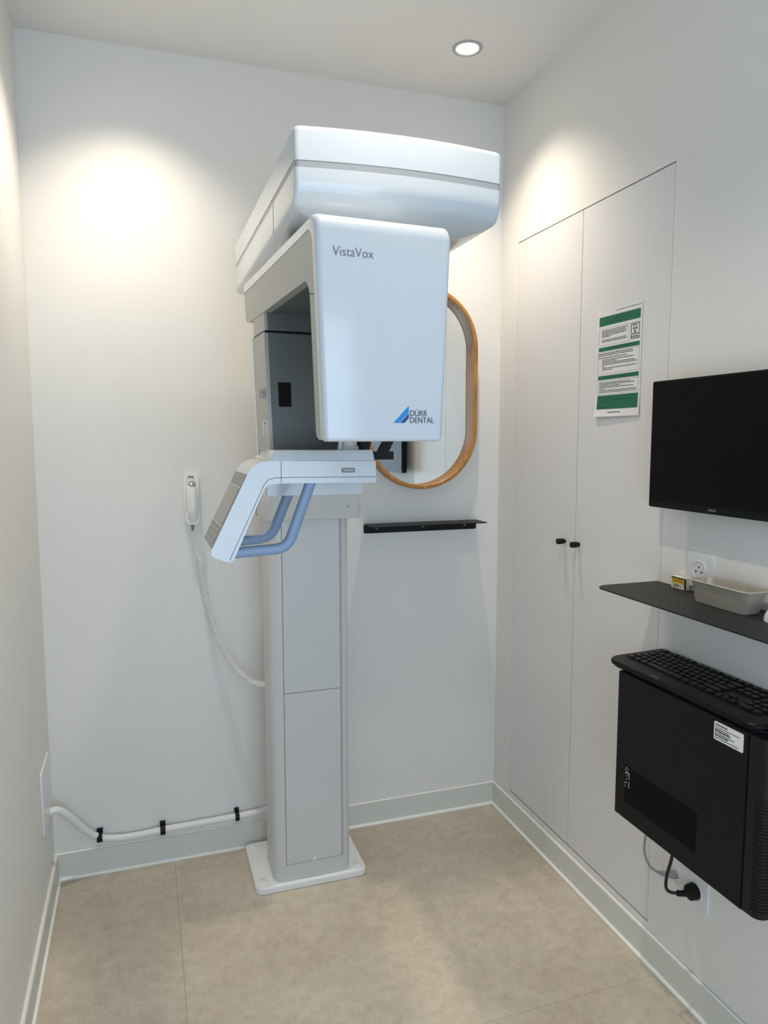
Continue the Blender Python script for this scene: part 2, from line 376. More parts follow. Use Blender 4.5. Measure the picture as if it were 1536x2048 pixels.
# ------------------------------------------------------------------ the X-ray machine
def build_machine():
    T = thing('dental_xray_machine', (0.473, 2.25, 0), 'tall white panoramic dental X-ray machine with grey column standing on a floor plate', 'X-ray machine')
    # base plate
    bp = box('base_plate', 0.293, 0.653, 2.130, 2.400, 0.0, 0.024, 'plate', T, bev=0.004, seg=3, vert=0.022)
    for x, y in ((0.318, 2.375), (0.318, 2.165), (0.628, 2.160), (0.628, 2.375)):
        lathe('bolt_cap', [(0.0, 0.0275), (0.011, 0.0275), (0.014, 0.026), (0.0142, 0.0235)], (x, y, 0), (0, 0, 1), 'plate', bp, 20)
    # column
    cx0, cx1, cy0, cy1 = 0.352, 0.602, 2.142, 2.310
    c = box('column', cx0, cx1, cy0, cy1, 0.024, 1.84, 'satin', T, bev=0.002, seg=1, vert=0.030, vseg=6)
    # service panels: thin slabs proud of dark backing so their joints show
    box('panel_joint', 0.3895, 0.5715, cy0 - 0.0004, cy0 + 0.002, 0.078, 1.20, 'groove', c)
    box('service_panel', 0.391, 0.570, cy0 - 0.001, cy0 + 0.002, 0.0795, 0.6355, 'satin', c, bev=0.0004, seg=1)
    box('service_panel', 0.391, 0.570, cy0 - 0.001, cy0 + 0.002, 0.6372, 1.20, 'satin', c, bev=0.0004, seg=1)
    box('edge_strip', 0.5745, 0.5752, cy0 - 0.0003, cy0 + 0.002, 0.078, 1.20, 'groove', c)
    lathe('panel_lock', [(0, 0.0055), (0.004, 0.005), (0.0062, 0.003), (0.0066, 0.0)], (0.480, cy0 - 0.001, 0.083), (0, -1, 0), 'white', c, 18)
    # carriage on the column
    cg = box('carriage', 0.338, 0.629, 2.092, 2.330, 1.178, 1.365, 'satin', T, bev=0.004, seg=2, vert=0.022, vseg=5)
    lathe('screw_cover', [(0, 0.001), (0.0045, 0.0008), (0.005, -0.001)], (0.585, 2.092, 1.215), (0, -1, 0), 'stripe', cg, 18)
    box('side_joint', 0.3372, 0.345, 2.285, 2.2865, 1.178, 1.36, 'groove', cg)

    # ---- overhead arm: lofted rings, bowed front, big bottom radius
    bx0, bx1, by0, by1 = 0.285, 0.712, 1.372, 2.300
    def outline(ins_f, ins_s, rc=0.010, n=5, nf=14):
        x0, x1, y0, y1 = bx0 + ins_s, bx1 - ins_s, by0 + ins_f, by1 - ins_s
        pts = []
        bow = 0.016
        for i in range(nf + 1):                                    # front, left to right, bowed
            u = i / nf; x = x0 + rc + (x1 - x0 - 2 * rc) * u
            pts.append((x, y0 - bow * (1 - (2 * u - 1) ** 2)))
        pts += arc(x1 - rc, y0 + rc, rc, -80, 0, n)
        pts += arc(x1 - 0.05, y1 - 0.05, 0.05, 0, 90, n) + arc(x0 + 0.05, y1 - 0.05, 0.05, 90, 180, n)
        pts += arc(x0 + rc, y0 + rc, rc, 180, 260, n)
        return pts
    def loft(name, rings, m, parent):
        bm = bmesh.new(); R = [[bm.verts.new((p[0], p[1], z)) for p in outline(a, b)] for z, a, b in rings]
        for A, B in zip(R, R[1:]):
            k = len(A)
            for i in range(k): bm.faces.new((A[i], A[(i + 1) % k], B[(i + 1) % k], B[i]))
        bm.faces.new(R[0]); bm.faces.new(R[-1][::-1])
        return mesh_obj(name, bm, m, parent, 40)
    low = [(1.828, 0.11, 0.15), (1.831, 0.082, 0.10), (1.839, 0.055, 0.052), (1.849, 0.034, 0.018), (1.856, 0.024, 0.005), (1.860, 0.0185, 0.0012), (1.865, 0.013, 0.0), (1.875, 0.006, 0.0), (1.888, 0.0012, 0.0), (1.9, 0.0, 0.0), (1.9195, 0, 0)]
    oh = loft('overhead_arm', low, 'white', T)
    loft('silver_stripe', [(1.9195, 0.0006, 0.0010), (1.9325, 0.0006, 0.0010)], 'stripe', oh)
    top = [(1.9325, 0, 0), (1.985, 0, 0)]
    for i in range(1, 6):
        a = math.radians(90 * i / 5); top.append((1.985 + 0.012 * math.sin(a), 0.012 * (1 - math.cos(a)), 0.012 * (1 - math.cos(a))))
    loft('top_cover', top, 'white', oh)
    box('cover_joint', bx0 - 0.0005, bx0 + 0.002, 1.60, 1.6015, 1.86, 1.9195, 'groove', oh)

    lathe('rotation_hub', [(0.11, 1.784), (0.115, 1.79), (0.115, 1.826), (0.10, 1.83)], (0.405, 1.56, 0), (0, 0, 1), 'grey', oh, 36)
    # ---- rotating C-arm
    th = math.radians(3.25); O = Vector((0.278, 1.180, 0)); EL = Vector((-math.sin(th), math.cos(th), 0)); EW = Vector((math.cos(th), math.sin(th), 0))
    W = 0.248
    def A(w, l, z):
        k = min(max((1.778 - z) / 0.353, 0), 1.05)
        ww = 0.013 * k + w * (1 - 0.116 * k)
        return O + EW * ww + EL * l + Vector((0, 0, z))
    def sidefn(l, z, w): return A(w, l, z)
    # white outer shell: rounded in section, built ring by ring across the width
    def shell_ring(e):
        r = 0.028
        pts = [(0.612 - e, 1.788 - e)] + [(x, z) for x, z in arc(r + e, 1.788 - e - r, r, 90, 180, 7)]
        pts += [(e, 1.50)] + [(x, z) for x, z in arc(0.007 + e, 1.414 + 0.007 + e, 0.007, 180, 270, 5)]
        pts += [(0.024, 1.414 + e), (0.024, 1.50), (0.024, 1.742)] + arc(0.049, 1.742, 0.025, 180, 90, 6) + [(0.10, 1.766), (0.612 - e, 1.763)]
        return pts
    bm = bmesh.new(); rings = []
    N = 5; rr = 0.010
    for i in range(N + 1):
        a = math.radians(90 * i / N); rings.append((rr * (1 - math.sin(a)), rr * (1 - math.cos(a))))
    seq = [(w, e) for e, w in rings]                               # from the left edge inwards
    full = seq + [(W - w, e) for e, w in rings[::-1]]
    R = []
    for w, e in full: R.append([bm.verts.new(A(w, l, z)) for l, z in shell_ring(e)])
    for P, Q in zip(R, R[1:]):
        k = len(P)
        for i in range(k): bm.faces.new((P[i], Q[i], Q[(i + 1) % k], P[(i + 1) % k]))
    bm.faces.new(R[0]); bm.faces.new(R[-1][::-1])
    cs = mesh_obj('rotating_arm', bm, 'white', T, 40)
    # grey inner frame, flush inside the shell
    g = [(0.606, 1.7625), (0.10, 1.7655), (0.049, 1.7665)] + arc(0.049, 1.742, 0.0245, 100, 180, 6) + [(0.0245, 1.50), (0.0245, 1.417), (0.038, 1.417)] + arc(0.044, 1.430, 0.010, 270, 360, 4)
    g += [(0.054, 1.50), (0.054, 1.658)] + arc(0.086, 1.658, 0.032, 180, 90, 7) + [(0.56, 1.690), (0.590, 1.694), (0.603, 1.705)]
    gf = prism('inner_frame', g, sidefn, 0.0008, W - 0.0008, 'grey', cs, bev=0.0015, seg=2)
    prism('frame_joint', [(0.0265, 1.6585), (0.0545, 1.6635), (0.0545, 1.6650), (0.0265, 1.6600)], sidefn, 0.0003, 0.02, 'groove', cs)
    prism('underside_shade', [(0.080, 1.6895), (0.415, 1.6895), (0.415, 1.694), (0.080, 1.694)], sidefn, 0.018, W - 0.018, 'dark', cs, bev=0.001)  # dark sheet: shade under the beam put into its colour
    # lettering and emblem on the tube housing
    Zup = Vector((0, 0, 1)); FN = -EL
    def onfront(wpx, z, off=0.0006):
        k = min(max((1.778 - z) / 0.353, 0), 1.05)
        return O + EW * wpx + FN * off + Zup * z
    text('model_lettering', 'VistaVox', 0.0222, onfront(0.0285, 1.7180), EW, Zup, 'ink', cs, thin=-0.0003, sx=0.90)
    text('maker_lettering', 'DÜRR', 0.0148, onfront(0.1668, 1.4578), EW, Zup, 'inkblack', cs, thin=-0.00015, sx=0.86)
    text('maker_lettering', 'DENTAL', 0.0148, onfront(0.1668, 1.4460), EW, Zup, 'inkblack', cs, thin=-0.00015, sx=0.84)
    def emblem(name, pts, m, parent, fn):
        bm = bmesh.new(); bm.faces.new([bm.verts.new(fn(*p)) for p in pts]); return mesh_obj(name, bm, m, parent)
    emblem('emblem_stripe', [(0.1365, 1.4460), (0.1475, 1.4460), (0.1655, 1.4645), (0.1655, 1.4755)], 'logo_b', cs, onfront)
    emblem('emblem_stripe', [(0.1490, 1.4460), (0.1570, 1.4460), (0.1655, 1.4545), (0.1655, 1.4628)], 'logo_d', cs, onfront)

    # ---- detector housing at the rear of the C-arm
    l0, l1 = 0.412, 0.532
    dt = prism('detector_housing', rrect(l0, l1, 1.392, 1.648, 0.003, 2), sidefn, 0.0, 0.235, 'grey', T, bev=0.008, seg=3)
    prism('upper_neck', [(l0 + .001, 1.6525), (l1 - .003, 1.6525), (l1 - .003, 1.692), (l0 + .001, 1.692)], sidefn, 0.002, 0.233, 'grey', dt, bev=0.006, seg=2)
    prism('neck_front', [(l0 - .0006, 1.6525), (l0 + .01, 1.6525), (l0 + .01, 1.692), (l0 - .0006, 1.692)], sidefn, 0.009, 0.226, 'dark', dt)
    prism('black_joint', [(l0 + .0015, 1.6470), (l1 - .002, 1.6470), (l1 - .002, 1.6535), (l0 + .0015, 1.6535)], sidefn, 0.0025, 0.2325, 'black', dt)
    prism('front_cover', rrect(l0 - 0.0012, l0 + 0.02, 1.3935, 1.6465, 0.001, 1), sidefn, 0.0085, 0.2265, 'dark', dt, bev=0.0006, seg=1)
    prism('detector_window', [(l0 - 0.0022, 1.489), (l0, 1.489), (l0, 1.5415), (l0 - 0.0022, 1.5415)], sidefn, 0.0265, 0.0575, 'blackgloss', dt)
    prism('bottom_cap', rrect(l0 + 0.006, l1 - 0.01, 1.377, 1.394, 0.002, 2), sidefn, 0.002, 0.225, 'white', dt, bev=0.002)
    prism('back_cover', rrect(l1 - 0.001, l1 + 0.018, 1.385, 1.65, 0.003, 2), sidefn, -0.0008, 0.234, 'white', dt, bev=0.003)
    prism('side_latch', [(0.424, 1.509), (0.487, 1.511), (0.487, 1.529), (0.424, 1.530)], sidefn, -0.0012, 0.01, 'latch', dt, bev=0.001)
    prism('latch_slot', [(0.437, 1.516), (0.443, 1.516), (0.443, 1.523), (0.437, 1.523)], sidefn, -0.0018, 0.01, 'groove', dt)
    lb = prism('barcode_label', [(0.427, 1.428), (0.477, 1.428), (0.472, 1.458), (0.424, 1.458)], sidefn, -0.0010, 0.01, 'paper', dt)
    bm = bmesh.new(); zz = 1.4305
    for i in range(12):
        h = random.choice((0.0006, 0.001, 0.0014)); la = 0.431 + 0.004 * random.random(); le = 0.470 - 0.012 * random.random()
        vs = [bm.verts.new(A(-0.00125, l, z)) for l, z in ((la, zz), (le, zz), (le, zz + h), (la, zz + h))]; bm.faces.new(vs); zz += 0.0023
    mesh_obj('barcode_print', bm, 'ink', dt)

    # ---- patient support: horizontal bar that bends down into the control panel
    y0, y1 = 1.450, 1.632
    def pf(x, z, y): return Vector((x, y, z))
    outer = [(0.4665, 1.372), (0.30, 1.3735), (0.244, 1.3745)] + [(0.228, 1.373), (0.214, 1.3665), (0.205, 1.359), (0.1995, 1.351)]
    inner = [(0.124, 1.198), (0.1235, 1.190), (0.128, 1.185), (0.152, 1.1745), (0.160, 1.173), (0.168, 1.177), (0.2285, 1.312), (0.2335, 1.3205), (0.241, 1.326), (0.252, 1.3285), (0.30, 1.3285), (0.4675, 1.3265)]
    ps = prism('patient_support', outer + inner, pf, y0, y1, 'white', T, bev=0.004, seg=3, limit=60, smooth=30)
    # parting line along the lower lip and vertical joint
    bm = bmesh.new(); ln = [(0.4672, 1.3388), (0.30, 1.3405), (0.252, 1.3405), (0.239, 1.3365), (0.2305, 1.326), (0.159, 1.176)]
    for (xa, za), (xb, zb) in zip(ln, ln[1:]):
        d = Vector((xb - xa, 0, zb - za)).normalized(); n = Vector((-d.z, 0, d.x)) * 0.0005
        vs = [bm.verts.new(Vector((xa, y0 - 0.0004, za)) + n), bm.verts.new(Vector((xb, y0 - 0.0004, zb)) + n), bm.verts.new(Vector((xb, y0 - 0.0004, zb)) - n), bm.verts.new(Vector((xa, y0 - 0.0004, za)) - n)]
        bm.faces.new(vs)
    mesh_obj('parting_line', bm, 'groove', ps)
    box('bar_joint', 0.2653, 0.2663, y0 - 0.0004, y0 + 0.001, 1.330, 1.3735, 'groove', ps)
    prism('latch_surround', rrect(0.392, 0.4205, 1.3490, 1.3580, 0.0035, 4), pf, y0 - 0.0012, y0 + 0.002, 'dark', ps)
    prism('latch_button', rrect(0.3945, 0.4180, 1.3512, 1.3558, 0.002, 4), pf, y0 - 0.0018, y0 + 0.002, 'stripe', ps)
    # raised tray on top of the bar
    tr = [(0.249, y0 + 0.003), (0.4665, y0 + 0.003), (0.4665, 1.560), (0.249, 1.560)]
    bm = bmesh.new(); lo = [bm.verts.new((x, y, 1.369)) for x, y in tr]
    hi = [bm.verts.new((x, y, 1.3955)) for x, y in ((0.2545, y0 + 0.010), (0.4635, y0 + 0.010), (0.4635, 1.555), (0.2545, 1.555))]
    bm.faces.new(lo); bm.faces.new(hi[::-1])
    for i in range(4): bm.faces.new((lo[i], lo[(i + 1) % 4], hi[(i + 1) % 4], hi[i]))
    bmesh.ops.bevel(bm, geom=[e for e in bm.edges], offset=0.003, segments=2, profile=0.5, affect='EDGES')
    mesh_obj('chin_tray', bm, 'white', ps, 35)
    # control panel on the slanted outer face
    P0 = Vector((0.1995, 0, 1.351)); P1 = Vector((0.124, 0, 1.198)); D = (P1 - P0); Ln = D.length; D.normalize(); Nn = Vector((-abs(D.z), 0, abs(D.x))) ; Nn.normalize()
    if Nn.x > 0: Nn = -Nn
    def sl(s, y, off): return P0 + D * s + Nn * off + Vector((0, y, 0))
    def slab(name, s0, s1, ya, yb, off, m, parent):
        bm = bmesh.new()
        v = [bm.verts.new(sl(s, y, o)) for s in (s0, s1) for y in (ya, yb) for o in (-0.002, off)]
        for f in ((0, 1, 3, 2), (4, 6, 7, 5), (0, 4, 5, 1), (2, 3, 7, 6), (0, 2, 6, 4), (1, 5, 7, 3)): bm.faces.new([v[i] for i in f])
        return mesh_obj(name, bm, m, parent)
    pn = slab('control_panel', 0.004, Ln - 0.004, y0 + 0.006, y1 - 0.006, 0.0012, 'key', ps)
    slab('display', 0.036, Ln - 0.054, y0 + 0.014, y1 - 0.014, 0.0018, 'screen', pn)
    slab('display_edge', 0.0325, 0.0345, y0 + 0.010, y1 - 0.010, 0.0018, 'white', pn)
    slab('display_edge', Ln - 0.052, Ln - 0.050, y0 + 0.010, y1 - 0.010, 0.0018, 'white', pn)
    for i in range(3):
        for j in range(3):
            slab('keypad_button', Ln - 0.043 + i * 0.012, Ln - 0.035 + i * 0.012, y0 + 0.035 + j * 0.042, y0 + 0.062 + j * 0.042, 0.0016, 'screen', pn)
    # rear beam tying the bar to the carriage
    box('rear_beam', 0.262, 0.480, 1.597, y1 + 0.10, 1.292, 1.362, 'white', T, bev=0.005, seg=2)
    box('support_beam', 0.370, 0.486, y1 + 0.06, 2.10, 1.286, 1.358, 'satin', T, bev=0.008, seg=2)
    # two bent handles
    tube('handle', fillet([(0.3335, 1.470, 1.336), (0.2800, 1.470, 1.1935), (0.160, 1.470, 1.188)], 0.026, 8), 0.0108, 'handle', T, 20, (0, 1, 0), 0.8)
    tube('handle', fillet([(0.3135, 1.612, 1.300), (0.2700, 1.612, 1.1975), (0.175, 1.612, 1.190)], 0.026, 8), 0.0108, 'handle', T, 20, (0, 1, 0), 0.8)
    # chin post
    cp = lathe('chin_post', [(0.0235, 1.394), (0.0235, 1.402), (0.0195, 1.4035), (0.0195, 1.46), (0.017, 1.464), (0, 1.464)], (0.4245, 1.515, 0), (0, 0, 1), 'satin', T, 28)
    tube('guide_rod', [(0.4035, 1.502, 1.394), (0.4035, 1.502, 1.46)], 0.0045, 'white', cp, 12)
    # black head support with two flared arms
    hs = box('head_support', 0.440, 0.531, 1.520, 1.548, 1.3725, 1.3905, 'black', T, bev=0.002)
    yy0, yy1 = 1.522, 1.546
    prism('temple_arm', [(0.497, 1.386), (0.5185, 1.386), (0.5335, 1.416), (0.555, 1.450), (0.555, 1.468), (0.539, 1.460), (0.5135, 1.416)], pf, yy0, yy1, 'black', hs, bev=0.002)
    prism('temple_arm', [(0.458, 1.386), (0.4735, 1.386), (0.480, 1.416), (0.470, 1.455), (0.452, 1.455), (0.4515, 1.416)], pf, yy0, yy1, 'black', hs, bev=0.002)
build_machine()

# ------------------------------------------------------------------ things on the back wall
def build_back():
    # mirror
    mx, zb, zt, R = 0.943, 1.4495, 1.736, 0.210
    t = thing('oval_mirror', (mx, YB, zb - R), 'pill-shaped wall mirror in a honey-coloured wooden frame', 'mirror')
    def pill(r, n=28): return arc(mx, zt, r, 0, 180, n) + arc(mx, zb, r, 180, 360, n)
    yf = YB - 0.046; yg = YB - 0.008; tf = 0.0140
    bm = bmesh.new(); sec = [(R, YB - 0.0005), (R, yf + 0.002), (R - 0.002, yf), (R - tf + 0.002, yf), (R - tf, yf + 0.002), (R - tf, yf + 0.010), (R - tf + 0.0014, yf + 0.0104), (R - tf + 0.0014, yf + 0.0124), (R - tf, yf + 0.0128), (R - tf, yg + 0.001), (R - tf, YB - 0.0005)]
    rings = [[bm.verts.new((p[0], y, p[1])) for p in pill(r)] for r, y in sec]
    for A_, B_ in zip(rings, rings[1:] + rings[:1]):
        k = len(A_)
        for i in range(k): bm.faces.new((A_[i], A_[(i + 1) % k], B_[(i + 1) % k], B_[i]))
    mesh_obj('frame', bm, 'oak', t, 30)
    bm = bmesh.new(); a = [bm.verts.new((p[0], yg, p[1])) for p in pill(R - tf)]; b = [bm.verts.new((p[0], yg + 0.004, p[1])) for p in pill(R - tf)]
    bm.faces.new(a); bm.faces.new(b[::-1])
    for i in range(len(a)): bm.faces.new((a[i], a[(i + 1) % len(a)], b[(i + 1) % len(a)], b[i]))
    mesh_obj('mirror_glass', bm, 'glass', t)
    # black L-section shelf
    t = thing('wall_shelf', (0.953, YB, 1.084), 'narrow black steel wall shelf fixed under the mirror', 'shelf')
    zt = 1.118
    prism('top_plate', rrect(0.736, 1.172, YB - 0.100, YB - 0.001, 0.006, 3), lambda x, y, z: Vector((x, y, z)), zt - 0.003, zt, 'blackmetal', t)
    prism('wall_flange', rrect(0.736, 1.172, 1.0835, zt - 0.001, 0.006, 3), lambda x, z, y: Vector((x, y, z)), YB - 0.004, YB - 0.0005, 'blackmetal', t)
    for x in (0.783, 0.958, 1.125):
        lathe('screw', [(0, 0.0022), (0.003, 0.002), (0.0046, 0.0006), (0.0046, 0)], (x, YB - 0.004, 1.101), (0, -1, 0), 'screw', t, 16)
    # exposure handset, its cradle and coiled cord
    hx = 0.149
    t = thing('exposure_switch', (hx, YB, 1.145), 'white handset with coiled cord in a wall cradle left of the X-ray column', 'handset')
    cr = prism('cradle', rrect(0.1255, 0.1725, 1.150, 1.303, 0.006, 4), lambda x, z, y: Vector((x, y, z)), YB - 0.012, YB, 'hand', t, bev=0.002)
    prism('cradle_cup', [(0.128, 1.188), (0.137, 1.176), (0.149, 1.172), (0.161, 1.176), (0.170, 1.188), (0.168, 1.150), (0.160, 1.1425), (0.138, 1.1425), (0.130, 1.150)], lambda x, z, y: Vector((x, y, z)), YB - 0.036, YB - 0.008, 'hand', cr, bev=0.004)
    # emblem
    def bl(x, z): return Vector((x, YB - 0.0126, z))
    for pts, m in (([(0.137, 1.2915), (0.1405, 1.2915), (0.1475, 1.299), (0.1475, 1.3005), (0.145, 1.3005)], 'logo_d'), ([(0.1415, 1.2915), (0.1445, 1.2915), (0.148, 1.295), (0.148, 1.298)], 'logo_b'), ([(0.149, 1.292), (0.1585, 1.292), (0.1585, 1.2945), (0.149, 1.2945)], 'inkblack'), ([(0.149, 1.2955), (0.155, 1.2955), (0.155, 1.298), (0.149, 1.298)], 'inkblack')):
        bm = bmesh.new(); bm.faces.new([bm.verts.new(bl(*p)) for p in pts]); mesh_obj('emblem', bm, m, cr)
    hd = tube('handset_body', [(hx + 0.001, YB - 0.026, 1.150), (hx + 0.001, YB - 0.027, 1.165), (hx + 0.001, YB - 0.028, 1.20), (hx + 0.001, YB - 0.027, 1.24), (hx + 0.001, YB - 0.026, 1.268), (hx + 0.001, YB - 0.0255, 1.272)], [0.014, 0.0195, 0.0205, 0.0185, 0.0160, 0.0130], 'hand', t, 20)
    lathe('release_button', [(0.0125, 0.0), (0.0132, 0.004), (0.0122, 0.0085), (0.0090, 0.0110), (0.0, 0.0125)], (hx + 0.001, YB - 0.0285, 1.268), (0, -0.7, 1), 'chrome', hd, 20)
    tube('strain_relief', [(hx, YB - 0.027, 1.150), (hx, YB - 0.027, 1.140), (hx - 0.0005, YB - 0.027, 1.121)], [0.0052, 0.005, 0.0032], 'greyrub', t, 12)
    tube('cord_lead', spline([(hx - 0.0005, YB - 0.027, 1.126), (0.151, YB - 0.027, 1.085), (0.158, YB - 0.028, 1.05), (0.168, YB - 0.030, 1.026)], 6), 0.0017, 'cord', t, 8)
    path = spline([(0.1675, YB - 0.032, 1.030), (0.171, YB - 0.033, 1.005), (0.178, YB - 0.034, 0.945), (0.191, YB - 0.036, 0.870), (0.211, YB - 0.042, 0.790), (0.240, YB - 0.060, 0.718), (0.276, YB - 0.090, 0.662), (0.318, YB - 0.130, 0.630), (0.356, YB - 0.165, 0.630)], 40)
    cum = [0.0]
    for a, b in zip(path, path[1:]): cum.append(cum[-1] + (b - a).length)
    L = cum[-1]; pitch = 0.0072; turns = L / pitch; steps = int(turns * 12)
    pts = []; j = 0
    up = Vector((0.3, 0.9, 0.2)).normalized()
    for s in range(steps + 1):
        d = L * s / steps
        while j < len(cum) - 2 and cum[j + 1] < d: j += 1
        u = (d - cum[j]) / max(1e-9, cum[j + 1] - cum[j]); p = path[j].lerp(path[j + 1], u)
        tg = (path[min(j + 2, len(path) - 1)] - path[max(j - 1, 0)]).normalized()
        n1 = (up - tg * up.dot(tg)).normalized(); n2 = tg.cross(n1); a = 2 * math.pi * turns * s / steps
        taper = min(1.0, 0.25 + d / 0.03)
        pts.append(p + (n1 * math.cos(a) + n2 * math.sin(a)) * 0.0084 * taper)
    tube('coiled_cord', pts, 0.0018, 'cord', t, 6)
    # conduit along the skirting
    hz = thing('conduit_hose', (0.0, YB - 0.02, 0.12), 'white flexible conduit running along the top of the back skirting', 'hose')
    hp = spline([(XL + 0.003, 2.345, 0.272), (XL + 0.030, 2.352, 0.268), (-0.245, 2.375, 0.220), (-0.205, 2.397, 0.160), (-0.171, YB - 0.021, 0.129), (-0.12, YB - 0.021, 0.117), (-0.05, YB - 0.021, 0.115), (0.025, YB - 0.021, 0.119), (0.14, YB - 0.021, 0.121), (0.27, YB - 0.021, 0.124), (0.33, YB - 0.021, 0.127), (0.39, YB - 0.021, 0.130), (0.45, YB - 0.022, 0.132)], 10)
    tube('hose', hp, 0.0118, 'hose', hz, 14)
    tube('end_sleeve', [(XL + 0.001, 2.345, 0.272), (XL + 0.006, 2.3455, 0.2715)], 0.0138, 'hose', hz, 14)
    for x, z, s in ((-0.171, 0.129, 'nearest the left corner'), (0.025, 0.119, 'in the middle of the run'), (0.270, 0.124, 'nearest the X-ray column')):
        c = thing('hose_clip', (x, YB - 0.02, z), 'black plastic clip holding the white conduit, ' + s, 'clip', 'black clips on the conduit')
        w = 0.0165 if x < 0.2 else 0.0135
        outer = arc(YB - 0.021, z, 0.0155, 90, 270, 10); inner_ = arc(YB - 0.021, z, 0.0119, 270, 90, 10)
        pts = [(YB - 0.0008, z + 0.0155)] + outer + [(YB - 0.0008, z - 0.0155), (YB - 0.0008, z - 0.0119)] + inner_ + [(YB - 0.0008, z + 0.0119)]
        prism('band', pts, lambda y, zz, xx: Vector((xx, y, zz)), x - w / 2, x + w / 2, 'black', c)
        box('nail_block', x - w * 0.55, x + w * 0.55, YB - 0.014, YB - 0.0008, z + 0.0125, z + 0.0225, 'black', c, bev=0.001)
    # cover plate low on the left wall
    cp = prism('cable_cover_plate', rrect(2.200, 2.372, 0.268, 0.458, 0.006, 3), lambda y, z, x: Vector((x, y, z)), XL + 0.0005, XL + 0.006, 'socket', None, bev=0.0015)
    tag(cp, 'white rectangular cable cover plate low on the left wall', 'cover plate')
build_back()

# ------------------------------------------------------------------ things on the right wall
def build_right():
    # printed notice taped to the cupboard door: a slightly curling sheet; u runs along -y, v downwards
    t = thing('safety_notice', (XR, 1.728, 1.478), 'printed A4 sheet with green bands stuck on the cupboard door', 'notice')
    ya, yb_, za, zb = 1.8275, 1.6290, 1.781, 1.480
    def pp(u, v, off=0.0):
        lift = 0.0012 + 0.006 * max(0, v - 0.75) ** 2 / 0.0625 * (1.0 - 0.6 * u)
        return Vector((XR - lift - off, ya + (yb_ - ya) * u, za + (zb - za) * v))
    bm = bmesh.new(); nu, nv = 6, 24
    gr = [[bm.verts.new(pp(i / nu, j / nv)) for i in range(nu + 1)] for j in range(nv + 1)]
    gb = [[bm.verts.new(pp(i / nu, j / nv, -0.0003)) for i in range(nu + 1)] for j in range(nv + 1)]
    for j in range(nv):
        for i in range(nu):
            bm.faces.new((gr[j][i], gr[j][i + 1], gr[j + 1][i + 1], gr[j + 1][i])); bm.faces.new((gb[j][i], gb[j + 1][i], gb[j + 1][i + 1], gb[j][i + 1]))
    for j in range(nv):
        bm.faces.new((gr[j][0], gr[j + 1][0], gb[j + 1][0], gb[j][0])); bm.faces.new((gr[j][nu], gb[j][nu], gb[j + 1][nu], gr[j + 1][nu]))
    for i in range(nu):
        bm.faces.new((gr[0][i], gb[0][i], gb[0][i + 1], gr[0][i + 1])); bm.faces.new((gr[nv][i], gr[nv][i + 1], gb[nv][i + 1], gb[nv][i]))
    mesh_obj('sheet', bm, 'paper', t)
    def patch(bm, u0, u1, v0, v1, off):
        n = max(1, int((v1 - v0) / 0.02))
        for k in range(n):
            a = v0 + (v1 - v0) * k / n; b = v0 + (v1 - v0) * (k + 1) / n
            bm.faces.new([bm.verts.new(pp(u, v, off)) for u, v in ((u0, a), (u1, a), (u1, b), (u0, b))])
    for v0, v1 in ((0.064, 0.148), (0.347, 0.384), (0.614, 0.651), (0.800, 0.930)):
        bm = bmesh.new(); patch(bm, 0.05, 0.965, v0, v1, 0.0003); mesh_obj('green_band', bm, 'green', t)
    def words(bm, u0, u1, v, h, off=0.0004):
        u = u0
        while u < u1 - 0.01:
            w = min(random.uniform(0.03, 0.10), u1 - u); patch(bm, u, u + w, v, v + h, off); u += w + 0.008
    bm = bmesh.new()
    words(bm, 0.43, 0.97, 0.026, 0.0045)
    for v, e in ((0.190, 0.70), (0.205, 0.66), (0.219, 0.68), (0.233, 0.66), (0.247, 0.32), (0.277, 0.68), (0.292, 0.69)): words(bm, 0.115, e, v, 0.0055)
    for v, s, e in ((0.405, 0.05, 0.83), (0.420, 0.05, 0.83), (0.443, 0.05, 0.70), (0.463, 0.14, 0.85), (0.478, 0.14, 0.48), (0.493, 0.14, 0.87), (0.508, 0.14, 0.93), (0.524, 0.14, 0.20), (0.541, 0.14, 0.92), (0.556, 0.14, 0.38)): words(bm, s, e, v, 0.0055)
    for v, e in ((0.678, 0.80), (0.692, 0.87), (0.707, 0.58), (0.722, 0.86), (0.736, 0.22), (0.751, 0.92), (0.766, 0.92)): words(bm, 0.085, e, v, 0.0055)
    words(bm, 0.32, 0.60, 0.957, 0.007)
    mesh_obj('printed_text', bm, 'inkblack', t)['kind'] = 'stuff'
    bm = bmesh.new()
    for v, s, e in ((0.080, 0.25, 0.80), (0.100, 0.20, 0.75), (0.122, 0.30, 0.68), (0.362, 0.25, 0.72), (0.630, 0.22, 0.76), (0.820, 0.07, 0.45), (0.838, 0.07, 0.88), (0.862, 0.07, 0.30), (0.905, 0.07, 0.38)): words(bm, s, e, v, 0.007, 0.0005)
    mesh_obj('band_text', bm, 'dgreen', t)['kind'] = 'stuff'
    bm = bmesh.new()
    def frame(u0, u1, v0, v1, w=0.006, h=0.0028):
        patch(bm, u0, u1, v0, v0 + h, 0.0004); patch(bm, u0, u1, v1 - h, v1, 0.0004); patch(bm, u0, u0 + w, v0, v1, 0.0004); patch(bm, u1 - w, u1, v0, v1, 0.0004)
    frame(0.05, 0.73, 0.172, 0.330); frame(0.04, 0.965, 0.392, 0.598); frame(0.04, 0.965, 0.660, 0.788)
    mesh_obj('ruled_boxes', bm, 'line', t)
    bm = bmesh.new(); frame(0.775, 0.955, 0.180, 0.318, 0.012, 0.006)
    words(bm, 0.81, 0.92, 0.194, 0.010); words(bm, 0.80, 0.93, 0.272, 0.009); words(bm, 0.79, 0.94, 0.295, 0.008)
